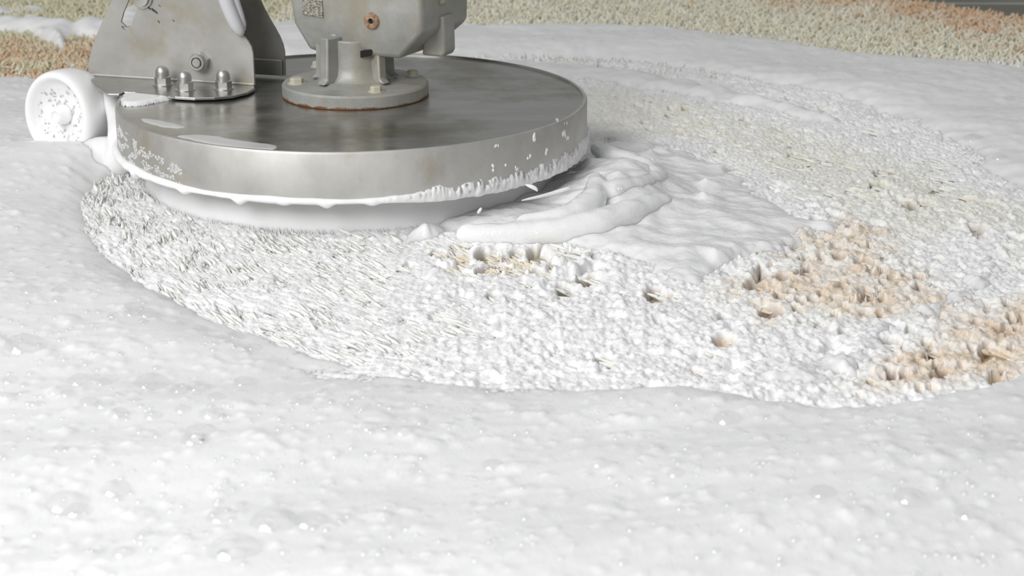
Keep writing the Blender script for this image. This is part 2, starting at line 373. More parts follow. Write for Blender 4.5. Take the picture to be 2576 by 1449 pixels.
# froth soaked into the pile around the machine
SPOTS = [(atz(px, py, .012)[:2], r_*.00048) for px, py, r_ in ((1480, 728, 26), (1350, 705, 18), (1240, 770, 16), (1650, 768, 26), (1690, 768, 14), (1900, 742, 24), (1932, 808, 22), (1862, 658, 22), (2003, 412, 24),
    (2215, 492, 26), (2288, 545, 20), (2240, 890, 26), (2175, 690, 22), (2090, 605, 16), (2120, 862, 12), (2370, 958, 18), (1820, 822, 12), (1820, 885, 24), (1605, 285, 14), (1100, 655, 18), (1225, 662, 30), (1300, 655, 16), (1360, 655, 34), (1400, 650, 30), (1440, 660, 22), (1500, 665, 16), (1030, 690, 12), (1150, 640, 16), (2050, 575, 14), (2590, 470, 20), (2300, 690, 12), (2470, 790, 16), (2060, 845, 10), (2460, 618, 14), (1620, 330, 12))]
def froth_h(x, y, want=False):
    r = np.hypot(x, y); th = comb_angle(x, y)
    s = np.arctan2(y-.02, x-.37)*.6; t = np.hypot(x-.37, y-.02)     # the brush lays the pile along arcs
    lo = fbm(x*11, y*11, 2, 60); bi = np.abs(perlin(x*150, y*125, 61)); bi2 = np.abs(perlin(x*310, y*250, 62)); ri = .7-np.abs(perlin(s*42, t*150, 63))-.5*np.abs(perlin(s*95, t*290, 72))
    zone = sstep(-.02, .25, x)*sstep(.1, -.2, y)
    w1, _ = worley(x*98, y*82, 64)
    comb = 1-zone; comb = comb*sstep(.1, -.1, y)
    w1b, _ = worley(x*215, y*170, 67)
    dome = np.maximum(0, 1-(w1/.75)**2)*.0042*zone+np.maximum(0, 1-(w1b/.8)**2)*.0022*(1-.7*comb)
    big = np.maximum(0, perlin(x*62, y*52, 69))**1.5*.008*zone
    h = .0168+.0030*zone+lo*.0035+bi*(.0014+.0018*zone)+bi2*.0013+.0028*comb+ri*.0052*(1-zone)+dome*.6+big*.7
    # pores where the wool shows
    w2, hid = worley(x*26, y*20, 65); pit = sstep(.34, .12, w2)*(hid > .72)*(.5+.5*zone)
    w3, hid3 = worley(x*75, y*60, 66); pit3 = sstep(.4, .15, w3)*(hid3 > .86)
    h = h-pit*.006-pit3*.004-.010*sstep(-.01, .02, sdist(x, y, P_)+lo*.01)*sstep(0, .3, perlin(x*45, y*38, 68)+.28)
    de = sstep(-.05, .05, np.maximum(sdist(x, y, D_), sdist(x, y, E_)))
    dn = np.clip(.30+.5*de+.25*sstep(0, .1, sdist(x, y, F_)), 0, 1)*sstep(.1, .3, x)
    w4, hid4 = worley(x*36, y*22, 71); w5, hid5 = worley(x*85+3, y*46, 73)
    pm = sstep(.62, .28, w4/(.30+.55*_frac(hid4*7.3)))*(hid4 > 1-.42*dn)
    pm = np.maximum(pm, sstep(.62, .22, w5/(.5+.5*_frac(hid5*7.3)))*(hid5 > 1-.42*de))
    wob = .35*perlin(x*110, y*80, 74)
    for (ax, ay), rr_ in SPOTS:
        q = ((x-ax)/(rr_*1.0))**2+((y-ay)/(rr_*1.7))**2
        pm = np.maximum(pm, sstep(1.25, .55, q+wob))
    h = h*(1-pm)+.0065*pm
    h = h-.0015*sstep(.3, -.05, x)*sstep(.1, -.1, y)     # thinner on the combed side
    h = h+.0040*sstep(-.02, .12, y)*(1-pm)
    return (h, pm) if want else h
# pile close to the machine (washed, laid over by the brush)
X, Y = scatter(-.45, 1.15, -.85, .62, .0043, .0060)
e = edge_x(X, Y) > .01; X, Y = X[e], Y[e]
curdy = sstep(.05, .3, X)*sstep(.0, -.2, Y)
e = (rng.random(len(X)) > curdy*.65+.25*(Y > 0)) & (froth_h(X, Y, True)[1] < .2); X, Y = X[e], Y[e]
dz = np.maximum(np.maximum(sdist(X, Y, D_), sdist(X, Y, E_)), sdist(X, Y, P_)); curd = sstep(-.02, .03, dz)
ca = comb_angle(X, Y); fz = froth_h(X+np.cos(ca)*.022, Y+np.sin(ca)*.022)
e = (fz < .0222+.002*rng.random(len(X))); X, Y, curd = X[e], Y[e], curd[e]
rightness = np.clip(sstep(.1, .5, X)*sstep(-.1, -.3, Y)+curd, 0, 1)
n = len(X); nn = fbm(X*25, Y*25, 2, 3)
tufts('pile', X, Y, rng.uniform(.0014, .0026, n)*(1+.2*rightness), rng.uniform(.026, .044, n)*(1-.5*rightness), np.radians(rng.uniform(9, 19, n)+rightness*8+nn*7),
      comb_angle(X, Y)+.25*fbm(X*12, Y*12, 2, 33), .11, .0105, seg=4, col=np.clip(wool_colour(X, Y)*(1+rng.normal(0, .03, (n, 1))), 0, .95))
n_near = n
# far pile, drier and standing
X, Y = scatter(-1.05, 1.5, .6, 1.75, .0066, .0075)
e = edge_x(X, Y) > .004+.012*perlin(X*30, Y*30, 5); X, Y = X[e], Y[e]; n = len(X)
tufts('pile', X, Y, rng.uniform(.0024, .0037, n), rng.uniform(.016, .026, n), np.radians(rng.uniform(35, 75, n)),
      rng.uniform(0, 6.28, n), .3, .006, seg=3, S=4, col=np.clip(wool_colour(X, Y)*(1+rng.normal(0, .07, (n, 1))), 0, .95))
print('tufts', n_near, n)

# ------------------------------------------------------------------ height field builder
def field(name, x0, x1, y0, y1, step, fn, m, parent=None, colfn=None, stepy=None):
    xs = np.arange(x0, x1, step); ys = np.arange(y0, y1, stepy or step); gx, gy = np.meshgrid(xs, ys)
    px, py = topx(np.stack([gx, gy, np.full(gx.shape, .03)], -1)); vis = (px > -600) & (px < 3150) & (py > -120) & (py < 1600)
    h, keep = fn(gx, gy, vis); keep = keep & vis
    kf = keep[:-1, :-1] & keep[1:, :-1] & keep[:-1, 1:] & keep[1:, 1:]
    idx = np.arange(gx.size).reshape(gx.shape)
    F = np.stack([idx[:-1, :-1][kf], idx[:-1, 1:][kf], idx[1:, 1:][kf], idx[1:, :-1][kf]], 1)
    used = np.unique(F); re = np.full(gx.size, -1); re[used] = np.arange(len(used))
    V = np.stack([gx.ravel(), gy.ravel(), h.ravel()], 1)[used]
    c = colfn(V[:, 0], V[:, 1], V[:, 2]) if colfn else None
    return npmesh(name, V, re[F], m, parent, c)
HF = {}
def edge_profile(d, T, wdt): return T*(1-np.exp(-np.maximum(d, 0)/wdt))

def froth_fn(x, y, vis):
    h = froth_h(x, y); k = np.ones(x.shape, bool)
    for Q in FOAMS[:5]: k &= sdist(x, y, Q) < .06
    k &= (np.hypot(x, y) > .25) & (edge_x(x, y) > .05) & (y+.25*x < .98)
    h = h-.014*sstep(.80, .95, y+.25*x)
    return h, k
def froth_col(x, y, z):
    wc = wool_colour(x, y); thin = sstep(.0150, .0095, z)*.8
    w = np.array([.93, .935, .935]); base = w*.0+.93
    tint = .80*np.maximum(sstep(-.04, .05, sdist(x, y, D_)+.02+.05*fbm(x*9, y*9, 3, 40)), sstep(-.03, .04, sdist(x, y, E_)))+.7*sstep(-.03, .06, sdist(x, y, F_))
    nz = np.clip(.5+fbm(x*30, y*30, 3, 70)*.9, 0, 1)
    kk = np.clip(thin+tint*(.62+.75*nz), 0, 1)[:, None]
    pit = np.maximum(sstep(.0105, .006, z), froth_h(x, y, True)[1])[:, None]
    c = np.array([.93, .935, .93])*(1-kk)+wc*kk
    tn = sstep(-.15, .35, perlin(x*55, y*45, 75))[:, None]
    return c*(1-pit*.85)+np.where((x > .3)[:, None]&(y < -.1)[:, None], np.array(lin(122, 86, 58))*(1-tn)+np.array(lin(206, 176, 140))*tn, np.array(lin(150, 134, 98)))*pit*.85
froth = field('soap_froth', -.42, 1.2, -.86, .78, .0016, froth_fn, M['froth'], colfn=froth_col, stepy=.0023)
tag(froth, 'thin lumpy froth soaked into the rug pile around and behind the brush, with beige pores', 'froth', 'stuff')

def foam_patch(name, P, T, wdt, box, step, detail, m, label, noise_e=.008, z0=.010, stepy=None):
    def fn(x, y, vis):
        d = np.full(x.shape, -1.); d[vis] = sdist(x[vis], y[vis], P)+noise_e*fbm(x[vis]*28, y[vis]*28, 3, 80)
        h = z0+edge_profile(d, T, wdt)-np.maximum(-d, 0)*.9
        k = d > -.014
        fade = sstep(0, wdt*1.5, d)
        h = np.where(k, h+detail(x, y, d)*fade, 0); return h, k
    HF[name+str(len(HF))] = fn
    o = field(name, *box, step, fn, m, stepy=stepy); tag(o, label, 'foam', 'stuff'); return o, fn
def det_A(x, y, d):
    u = x*.93+y*.37; v = -x*.37+y*.93
    big = .016*perlin(u*2.2, v*4.2+.3, 90)+.0045*perlin(u*6, v*11, 91)
    mid = .0008*fbm(u*22, v*55, 2, 92)
    w1, hid = worley(x*70, y*62, 93); b1 = np.sqrt(np.maximum(0, 1-(w1/(.12+.25*hid))**2))*(hid > .5)*.0019*hid
    w2, hid2 = worley(x*26, y*24, 94); b2_ = np.sqrt(np.maximum(0, 1-(w2/(.10+.22*hid2))**2))*(hid2 > .82)*.0020
    ridge = .012*np.exp(-((x+.34)**2/.010+(y-.06)**2/.0045))+.014*np.exp(-((x+.45)**2/.01+(y+.0)**2/.01))
    # cusp left by the brush: soft scoops along the wet edge
    return big+mid+b1+b2_+ridge
foamA, fnA = foam_patch('foam_blanket', A_, .034, .035, (-1.0, 1.02, -1.3, .78), .0034, det_A, M['foam'],
    'thick smooth white foam blanket across the whole foreground and left side, dotted with bubbles', .005, stepy=.0034)
def det_H(x, y, d):
    w1, hid = worley(x*42, y*36, 103)
    return .010*perlin(x*3, y*5, 100)+.0022*fbm(x*16, y*16, 3, 101)+np.maximum(0, 1-(w1/.45)**2)*.0010*(hid > .4)
foamH, fnH = foam_patch('foam_band', H_, .030, .03, (-.75, 1.6, -.35, 1.35), .004, det_H, M['foam_far'],
    'long band of bubbly white foam behind the machine, curving down the right side', .008)
def det_I(x, y, d): return .004*fbm(x*14, y*22, 3, 110)
foamI, fnI = foam_patch('foam_streak', I_, .026, .014, (-.1, .9, .2, .72), .0035, det_I, M['foam_far'],
    'narrow wet foam streak between the round cover and the far foam band', .008)
def det_G(x, y, d): return .003*np.abs(perlin(x*150, y*120, 122))+.004*np.abs(perlin(x*60, y*55, 121))+.004*fbm(x*22, y*20, 3, 120)
foamG, fnG = foam_patch('foam_ridge', G_, .018, .014, (.3, .9, -.85, -.05), .0024, det_G, M['foam_wet'],
    'curved white foam ridge between the two peach areas of rug at right', .016)
def det_C(x, y, d):
    u = x*.96-y*.28; v = x*.28+y*.96
    w1, hid = worley(x*17, y*15, 131)
    pk = np.maximum(0, 1-w1/.40)**1.8*(hid > .6)*.009
    near = np.exp(-((x-.335)**2/.0042+(y+.12)**2/.011))*.032
    return .0050*fbm(u*10, v*15, 3, 130)+pk+near+.0010*np.abs(perlin(u*70, v*110, 132))+.003*perlin(x*32, y*28, 133)
foamC, fnC = foam_patch('foam_surge', C_, .022, .018, (.0, .75, -.52, .16), .0021, det_C, M['foam_wet'],
    'glossy wet foam surging out from the right edge of the brush', .010)
def det_L(x, y, d): return .012*np.abs(perlin(x*14, y*11, 140))+.004*perlin(x*30, y*30, 141)
foamL, fnL = foam_patch('foam_clump', L_, .030, .012, (-1.1, -.2, .6, 1.4), .0045, det_L, M['foam'],
    'trailing clumps of white foam on the orange rug at upper left', .006)
foamL2, _ = foam_patch('foam_clump', L2_, .016, .02, (-1.1, -.4, 1.1, 1.5), .006, det_L, M['foam'],
    'faint foam smear on the cream rug at the top left corner', .006)

# ------------------------------------------------------------------ bubbles sitting in the foam
def ico(sub):
    b_ = bmesh.new(); bmesh.ops.create_icosphere(b_, subdivisions=sub, radius=1)
    v = np.array([tuple(q.co) for q in b_.verts]); f = np.array([[q.index for q in t.verts] for t in b_.faces]); b_.free(); return v, f
IV2, IF2 = ico(2); IV3, IF3 = ico(3)
IV1, IF1 = ico(1)
def bubbles(parent, fn, count, box, r0, r1, pw, sink=.35, keepd=None, pymax=1500, dens=None):
    X = rng.uniform(box[0], box[1], count*7); Y = rng.uniform(box[2], box[3], count*7)
    px, py = topx(np.stack([X, Y, np.full(X.shape, .03)], 1)); k = (px > -40) & (px < 2620) & (py > -20) & (py < pymax)
    if dens is not None: k &= rng.random(len(X)) < dens(px, py)
    X, Y = X[k], Y[k]; vis = np.ones(X.shape, bool); h, kp = fn(X, Y, vis)
    kp &= h > .028; X, Y, h = X[kp][:count], Y[kp][:count], h[kp][:count]; n = len(X); sel = slice(0, count)
    r = r0+(r1-r0)*rng.random(n)**pw
    V = IV2[None]*r[:, None, None]*np.array([1, 1, .8])+np.stack([X, Y, h-r*sink*.8], 1)[:, None]
    F = (IF2[None]+(np.arange(n)*len(IV2))[:, None, None]).reshape(-1, 3)
    o = npmesh('small_bubbles', V.reshape(-1, 3), F, M['film'], parent); o['kind'] = 'stuff'; return o
def clump(px, py):
    return np.clip(.25+.75*(fbm(px/170, py/60, 2, 150) > .05), 0, 1)*np.clip((py-400)/500, .12, 1)
bubbles(foamA, fnA, 3000, (-.9, .9, -1.3, .5), .0013, .0050, 2.6, dens=clump)
bubbles(foamC, fnC, 1200, (.1, .72, -.42, .1), .0007, .0022, 2.5)
bubbles(foamH, fnH, 1200, (.2, 1.4, .1, 1.2), .0012, .0045, 2.5)
def big_bubble(parent, fn, px, py, r, flat=.75):
    p = atz(px, py, .045); x, y = np.array([p[0]]), np.array([p[1]])
    for _ in range(3):
        h, _k = fn(x, y, np.array([True])); z = float(h[0]); p = atz(px, py, max(z, .02)); x, y = np.array([p[0]]), np.array([p[1]])
    o = npmesh('bubble', IV3*r*np.array([1, 1, flat]), IF3, M['film_large'], parent); o.location = (p[0], p[1], z-r*.30); return o
for px, py, rp in [(60, 868, 48), (75, 730, 24), (150, 732, 22), (145, 753, 17), (327, 775, 26), (332, 787, 22), (372, 790, 26), (285, 794, 16), (502, 828, 19), (558, 850, 16), (592, 845, 20),
                   (638, 874, 20), (25, 957, 20), (62, 968, 12), (202, 958, 30), (140, 985, 17), (170, 990, 17), (260, 963, 20), (380, 965, 42), (455, 980, 24), (500, 975, 28), (225, 1012, 22), (262, 1018, 22),
                   (385, 1045, 20), (300, 1040, 22), (342, 1006, 12), (460, 1030, 18), (615, 962, 26), (535, 1040, 28), (505, 1088, 34), (490, 1105, 28), (545, 1000, 20), (150, 1130, 16), (165, 1265, 40), (195, 1285, 26),
                   (290, 1230, 30), (590, 1380, 46), (690, 1310, 44), (560, 1300, 30), (780, 1310, 30), (365, 1345, 18), (310, 1390, 20), (760, 1010, 26), (930, 1075, 20), (1150, 870, 14), (1235, 980, 24), (1015, 1085, 20),
                   (1830, 1052, 30), (2290, 1250, 30), (1510, 1165, 20), (440, 712, 36), (1380, 1030, 16), (1700, 1190, 18), (2440, 1290, 28), (2070, 1240, 26), (1240, 1170, 22)]:
    big_bubble(foamA, fnA, px, py, rp/2150*1.0)
for px, py, rp in [(2450, 352, 34), (2480, 380, 26), (2220, 118, 26), (2515, 395, 22), (2400, 340, 16), (2540, 250, 22)]: big_bubble(foamH, fnH, px, py, rp/1900)
for px, py, rp in [(1655, 345, 20), (1825, 420, 12), (1560, 470, 14), (2090, 560, 12)]: big_bubble(foamC, fnC, px, py, rp/2000)

# ------------------------------------------------------------------ the washing machine
ma = tag(empty('carpet_washing_machine'), 'stainless steel rotary carpet washing head with round cover, grey gearbox and foamy wheel', 'machine')
ZT = .125
bm = bmesh.new()
lathe(bm, [(0, ZT-.003), (.292, ZT-.003), (.2945, ZT-.0028), (.2950, ZT-.0002), (.2956, ZT), (.2985, ZT-.0004), (.3, ZT-.0028), (.3, .066), (.2965, .066), (.2965, ZT-.007), (0, ZT-.007)], 256)
cov = bmobj('round_cover', bm, M['cover'], ma, angle=50)
cov.data.materials.append(M['band'])
for p in cov.data.polygons:
    if p.center.z < ZT-.0012 and math.hypot(p.center.x, p.center.y) > .297: p.material_index = 1
    if ZT-.0035 < p.center.z and .2952 < math.hypot(p.center.x, p.center.y): p.material_index = 1
# brush: core disc plus bristles
brush = bmesh.new(); lathe(brush, [(0, .078), (.262, .078), (.2645, .050), (.267, .030), (.268, .018), (.20, .016), (0, .030)], 1200)
for v in brush.verts:
    if v.co.xy.length > .25: v.co.xy *= 1+.0022*math.sin(v.index*12.9898*v.index)*min(1, (.08-v.co.z)/.03)
br = bmobj('rotary_brush', brush, M['wheel'], ma)
nb_ = 3500; th = rng.uniform(0, 2*np.pi, nb_); rr = rng.uniform(.2635, .2665, nb_); lean = rng.normal(.03, .012, nb_); kick = rng.normal(.003, .002, nb_)
seg = 3; tt = np.array([0, .5, 1.]); S = 3; wv = .0006
zc = .027-tt*(.027-.012)
VV = np.zeros((nb_, seg, S, 3))
for i in range(seg):
    R_ = rr+kick*tt[i]+.0045*tt[i]; A2 = th+lean*tt[i]**1.5
    for j in range(S):
        VV[:, i, j, 0] = R_*np.cos(A2)+wv*math.cos(j*2.09+.3); VV[:, i, j, 1] = R_*np.sin(A2)+wv*math.sin(j*2.09+.3); VV[:, i, j, 2] = zc[i]
f = [(i*S+j, i*S+(j+1) % S, (i+1)*S+(j+1) % S, (i+1)*S+j) for i in range(seg-1) for j in range(S)]
F = (np.array(f)[None]+(np.arange(nb_)*seg*S)[:, None, None]).reshape(-1, 4)
o = npmesh('bristles', VV.reshape(-1, 3), F, M['bristle'], br); o['kind'] = 'stuff'

# foam clinging to the cover's lower rim
nt_, nv_ = 1400, 14
th = np.linspace(math.radians(150), math.radians(395), nt_)
arc = th*.3
right = sstep(math.radians(275), math.radians(300), th)
n1 = perlin(arc*22, arc*0+.3, 200); n2 = perlin(arc*60, arc*0+.7, 201); dr = np.maximum(0, perlin(arc*38, arc*0+.9, 202)-.1)**1.5
ztop = .0705+.0015*n1+right*(.009+.006*n2+.003*n1+sstep(math.radians(320), math.radians(345), th)*.004)
ztop = ztop+.0010+.0042*sstep(math.radians(240), math.radians(215), th)
zbot = .0640-.0012*n1-dr*.012-.0035*right
thick = (.0058+.0012*n2+.002*sstep(math.radians(240), math.radians(215), th))*(1-.35*right)
ends = sstep(math.radians(150), math.radians(165), th)*sstep(math.radians(395), math.radians(380), th)
V = []
for k in range(nv_):
    a = k/nv_*2*np.pi; c = (1+math.cos(a))/2; sN = math.sin(a)
    z = zbot+(ztop-zbot)*c
    rad_ = .2992+thick*max(sN, -.45)*ends
    if sN > 0:
        fr = perlin(arc*95, z*520, 203)+.5*perlin(arc*190, z*900, 204)
        rad_ = rad_+fr*.0016*right*1.3-np.maximum(0, np.abs(perlin(arc*130, z*420, 205))-.28)*.02*right*sstep(.2, .8, c)
    V.append(np.stack([rad_*np.cos(th), rad_*np.sin(th), z], 1))
V = np.stack(V, 1)
idx = np.arange(nt_*nv_).reshape(nt_, nv_); nx = np.roll(idx, -1, 1)
F = np.stack([idx[:-1], nx[:-1], nx[1:], idx[1:]], -1).reshape(-1, 4)
o = npmesh('foam_edge', V.reshape(-1, 3), F, M['wheel'], cov); o['kind'] = 'stuff'; o['label'] = 'white foam bead hanging from the lower rim'
# froth dapples on the band, left of the front
def blobs(name, centres, radii, parent, m, squash, sub=None, label=None):
    n = len(centres); out_ = np.array([[c[0], c[1], 0] for c in centres]); out_ /= np.linalg.norm(out_, axis=1)[:, None]
    tg = np.stack([-out_[:, 1], out_[:, 0], out_[:, 2]*0], 1); up_ = np.array([0, 0, 1.])
    Lc = IV1[None]*(1+.25*np.sin(IV1[None, :, [1]]*3+rng.uniform(0, 6, (n, 1, 1))))
    V = centres[:, None]+radii[:, None, None]*(Lc[..., [0]]*tg[:, None]*squash[0]+Lc[..., [1]]*up_*squash[1]+Lc[..., [2]]*out_[:, None]*squash[2])
    F = (IF1[None]+(np.arange(n)*len(IV1))[:, None, None]).reshape(-1, 3)
    o = npmesh(name, V.reshape(-1, 3), F, m, parent); o['kind'] = 'stuff'
    if label: o['label'] = label
    return o
cen = []
for _ in range(2600):
    aa = np.radians(rng.uniform(198, 233)); zz = rng.uniform(.068, .112)
    if zz > .120-.028*(np.degrees(aa)-198)/35: continue
    if perlin(np.array([aa*14]), np.array([zz*120]), 210)[0] < .02: continue
    cen.append((.3*math.cos(aa), .3*math.sin(aa), zz))
cen = np.array(cen); blobs('foam_dapples', cen, rng.uniform(.0007, .0018, len(cen)), cov, M['thin_foam'], (1.1, 1, .35))
cen = []
for px, py, q in [(1345, 345, .0045), (1372, 380, .0035), (1300, 420, .0025), (1330, 398, .003), (1268, 415, .0022), (1240, 423, .0028), (1417, 335, .004), (1425, 345, .0035), (1250, 362, .002), (1405, 300, .0018), (1425, 310, .0016)]:
    for k in range(3):
        d = ray(px+rng.uniform(-5, 5), py+rng.uniform(-7, 7)); A_q = d[0]**2+d[1]**2; B_q = CAM[0]*d[0]+CAM[1]*d[1]; C_q = CAM[0]**2+CAM[1]**2-.09
        t_ = (-B_q-math.sqrt(max(0, B_q*B_q-A_q*C_q)))/A_q; cen.append((*(CAM+d*t_), q))
cen = np.array(cen); blobs('foam_spots', cen[:, :3], cen[:, 3]*.75, cov, M['white'], (.8, 1.3, .45))

# foam puddle lying on the cover by the bracket foot
def puddle(pts, name, T=.003, pm=M['foam_wet']):
    P = smooth_poly(np.array([atz(px, py, ZT)[:2] for px, py in pts]), 2)
    x0, y0 = P.min(0)-.01; x1, y1 = P.max(0)+.01
    def fn(x, y, vis):
        d = sdist(x, y, P)+.002*fbm(x*60, y*60, 2, 220)
        return ZT-.004+np.clip(d+.002, 0, .006)**.5*np.sqrt(.006)*1.1*T/.003, (d > -.003) & (np.hypot(x, y) < .296)
    o = field(name, x0, x1, y0, y1, .0015, fn, pm, cov); o['kind'] = 'stuff'; return o
puddle([(305, 262), (304, 242), (318, 230), (360, 232), (420, 238), (455, 240), (400, 252), (350, 262)], 'foam_puddle')
puddle([(345, 290), (400, 296), (470, 312), (440, 318), (380, 308)], 'thin_foam_film', .0010, M['thin_foam'])
puddle([(430, 335), (520, 332), (600, 348), (700, 358), (690, 372), (600, 368), (500, 350)], 'thin_foam_film', .0010, M['thin_foam'])

# gearbox flange, bolts, neck
FC = np.array([.001, .022, ZT-.003]); FR = .0945
bm = bmesh.new(); lathe(bm, [(0, 0), (FR-.001, 0), (FR, .001), (FR, .0150), (FR-.0022, .0175), (.052, .0182), (.045, .0215), (0, .0215)], 128)
fl = bmobj('mounting_flange', bm, M['flange'], ma, loc=FC)
zf = FC[2]+.0176
def hexbolt(px, py, r, h, m, parent, z=zf, washer=True):
    p = atz(px, py, z); bm = bmesh.new()
    if washer: lathe(bm, [(0, 0), (r*1.35, 0), (r*1.35, .001), (0, .001)], 24)
    vs = hexa(r); a_ = [bm.verts.new((x, y, 0)) for x, y in vs]; c_ = [bm.verts.new((x, y, h*.85)) for x, y in vs]; e_ = [bm.verts.new((x*.85, y*.85, h)) for x, y in vs]
    bm.faces.new(e_)
    for i in range(6):
        j = (i+1) % 6; bm.faces.new((a_[i], a_[j], c_[j], c_[i])); bm.faces.new((c_[i], c_[j], e_[j], e_[i]))
    return bmobj('bolt', bm, m, parent, smooth=False, loc=(p[0]-parent.location[0], p[1]-parent.location[1], z-parent.location[2]))
for px, py, r in ((747, 210, .0088), (946, 231, .0075), (1038, 190, .0072)): hexbolt(px, py, r, .0075, M['bolt'], fl)
hexbolt(800, 168, .0075, .0075, M['bolt'], fl)
nk = bmesh.new()
lathe(nk, [(0, 0), (.050, 0), (.0445, .003), (.0395, .009), (.0375, .02), (.0375, .055), (0, .055)], 64)
fins = [(math.radians(228), .055), (math.radians(178), .050), (math.radians(318), .050), (math.radians(100), .052), (math.radians(20), .05)]
for an, rad_ in fins:
    w_ = .0065 if an != fins[0][0] else .0075
    Mx = Matrix.Rotation(an, 4, 'Z')
    vs = [bm_v for bm_v in ()]
    prism(nk, [(.02, .001), (rad_+.008, .001), (rad_+.001, .007), (rad_-.001, .06), (.02, .06)], -w_, w_, Mx)
neck = bmobj('gearbox_neck', nk, M['cast'], ma, bevel=.002, loc=(.001, .030, FC[2]+.0195))
bm = bmesh.new(); prism(bm, [(.010, .035), (.024, .037), (.026, .046), (.010, .043)], -.0396, -.030, None)
bmobj('slot_shade_block', bm, M['black'], neck, loc=(0, 0, 0))  # solid black block painted as the slot's dark inside, no hole is cut

# gearbox casting
PSI = math.radians(-26); cr0 = aty(1062, 88, -.055)
U = Vector((math.cos(PSI), math.sin(PSI), 0)); Vv = Vector((-math.sin(PSI), math.cos(PSI), 0))
GW, GL = .190, .125; org = Vector(cr0)-U*GW
GM = Matrix(((U.x, Vv.x, 0, org.x), (U.y, Vv.y, 0, org.y), (0, 0, 1, org.z), (0, 0, 0, 1)))
bm = bmesh.new()
def ring4(x0, x1, y0, y1, z, c=.0): return [bm.verts.new(p) for p in ((x0, y0, z), (x1, y0, z), (x1, y1, z), (x0, y1, z))]
r0_ = ring4(.014, GW-.042, .016, GL-.01, -.037); r1_ = ring4(0.001, GW, 0, GL, 0); r1b = ring4(-.002, GW, -.002, GL+.002, .03); r2_ = ring4(-.002, GW+.001, 0, GL+.004, .20)
for i in range(4):
    j = (i+1) % 4
    bm.faces.new((r0_[i], r0_[j], r1_[j], r1_[i])); bm.faces.new((r1_[i], r1_[j], r1b[j], r1b[i])); bm.faces.new((r1b[i], r1b[j], r2_[j], r2_[i]))
bm.faces.new(r0_[::-1]); bm.faces.new(r2_)
gb = bmobj('gearbox', bm, M['cast'], ma, bevel=.007, segs=4)
gb.matrix_local = GM
def gpart(name, bm, m, **k):
    o = bmobj(name, bm, m, gb, **k); return o
bm = bmesh.new(); prism(bm, [(GW-.028, -.036), (GW+.002, -.036), (GW+.006, -.030), (GW+.005, .016), (GW-.02, .016)], .048, .078); gpart('casting_lug', bm, M['cast'], bevel=.003)
bm = bmesh.new(); prism(bm, [(GW-.002, .028), (GW+.007, .032), (GW+.009, .2), (GW-.002, .2)], .046, .056); gpart('casting_rib', bm, M['cast'], bevel=.003)
def on_front(px, py):   # gearbox-local x, z of a point on the front face
    d = Vector(ray(px, py)); n_ = -Vv; c_ = Vector(CAM); t_ = (org-c_).dot(n_)/d.dot(n_); q = GM.inverted()@(c_+d*t_); return q.x, q.z
px_, pz_ = on_front(937, 52); Mp = Matrix.Translation((px_, -.002, pz_))@Matrix.Rotation(math.pi/2, 4, 'X')
bm = bmesh.new(); lathe(bm, [(.0036, -.003), (.0036, .003), (.0085, .0035), (.0102, .0022), (.0105, -.002)], 32, Mp); gpart('drain_plug', bm, M['rust'], angle=60)
bm = bmesh.new(); lathe(bm, [(0, .0002), (.0037, .0002)], 6, Mp); gpart('socket_recess', bm, M['black'])
px_, pz_ = on_front(833, 92); bm = bmesh.new(); prism(bm, [(px_-.008, -.05), (px_+.009, -.05), (px_+.005, pz_+.004), (px_-.005, pz_+.004)], .004, .03); gpart('casting_rib', bm, M['cast'], bevel=.003)
px_, pz_ = on_front(787, 10); bm = bmesh.new(); prism(bm, [(px_-.014, pz_-.014), (px_+.016, pz_-.016), (px_+.016, pz_+.030), (px_-.013, pz_+.031)], -.0036, .002)
npm = gpart('name_plate', bm, M['nameplate'], bevel=.0008)

# bracket: front plate with curved foot
fa, fb = Vector(atz(222, 190, .128)), Vector(atz(640, 215, .128)); bu = (fb-fa); BL = bu.length; bu.normalize(); bv = Vector((-bu.y, bu.x, 0))
BMx = Matrix(((bu.x, bv.x, 0, fa.x), (bu.y, bv.y, 0, fa.y), (0, 0, 1, fa.z), (0, 0, 0, 1)))
def on_plate(px, py, off=0):
    d = Vector(ray(px, py)); c_ = Vector(CAM); o_ = fa+bv*off; t_ = (o_-c_).dot(bv)/d.dot(bv); q = BMx.inverted()@(c_+d*t_); return (q.x, q.z)
outl = [on_plate(*q) for q in [(223, 192), (222, 165), (226, 140), (234, 110), (250, 70), (268, 30), (290, -20), (320, -90), (600, -90), (592, -30), (596, 40), (606, 86), (615, 93), (624, 104), (632, 118), (636, 135), (640, 214)]]
outl = [(x, max(z, 0)) for x, z in outl]
sc_, sr = on_plate(317, 60), None
slot = []
ctr = [on_plate(*q) for q in ((317, 61), (323, 38), (338, 2), (352, -40))]
for k, (x, z) in enumerate(ctr):
    pass
import mathutils
def off(c, wd):
    Lq, Rq = [], []
    for i, (x, z) in enumerate(c):
        a_ = c[max(i-1, 0)]; b_ = c[min(i+1, len(c)-1)]; dx, dz_ = b_[0]-a_[0], b_[1]-a_[1]; l = math.hypot(dx, dz_); nx_, nz_ = -dz_/l, dx/l
        Lq.append((x+nx_*wd, z+nz_*wd)); Rq.append((x-nx_*wd, z-nz_*wd))
    x, z = c[0]; dx, dz_ = c[1][0]-x, c[1][1]-z; l = math.hypot(dx, dz_); base = math.atan2(-dz_, -dx)
    cap = [(x+wd*math.cos(base+q), z+wd*math.sin(base+q)) for q in (-.9, -.45, 0, .45, .9)]
    return Rq, cap, Lq
Rq, cap, Lq = off(ctr, .0078)
slot = Lq[::-1]+cap[::-1]+Rq
bm = bmesh.new(); TH = .0035
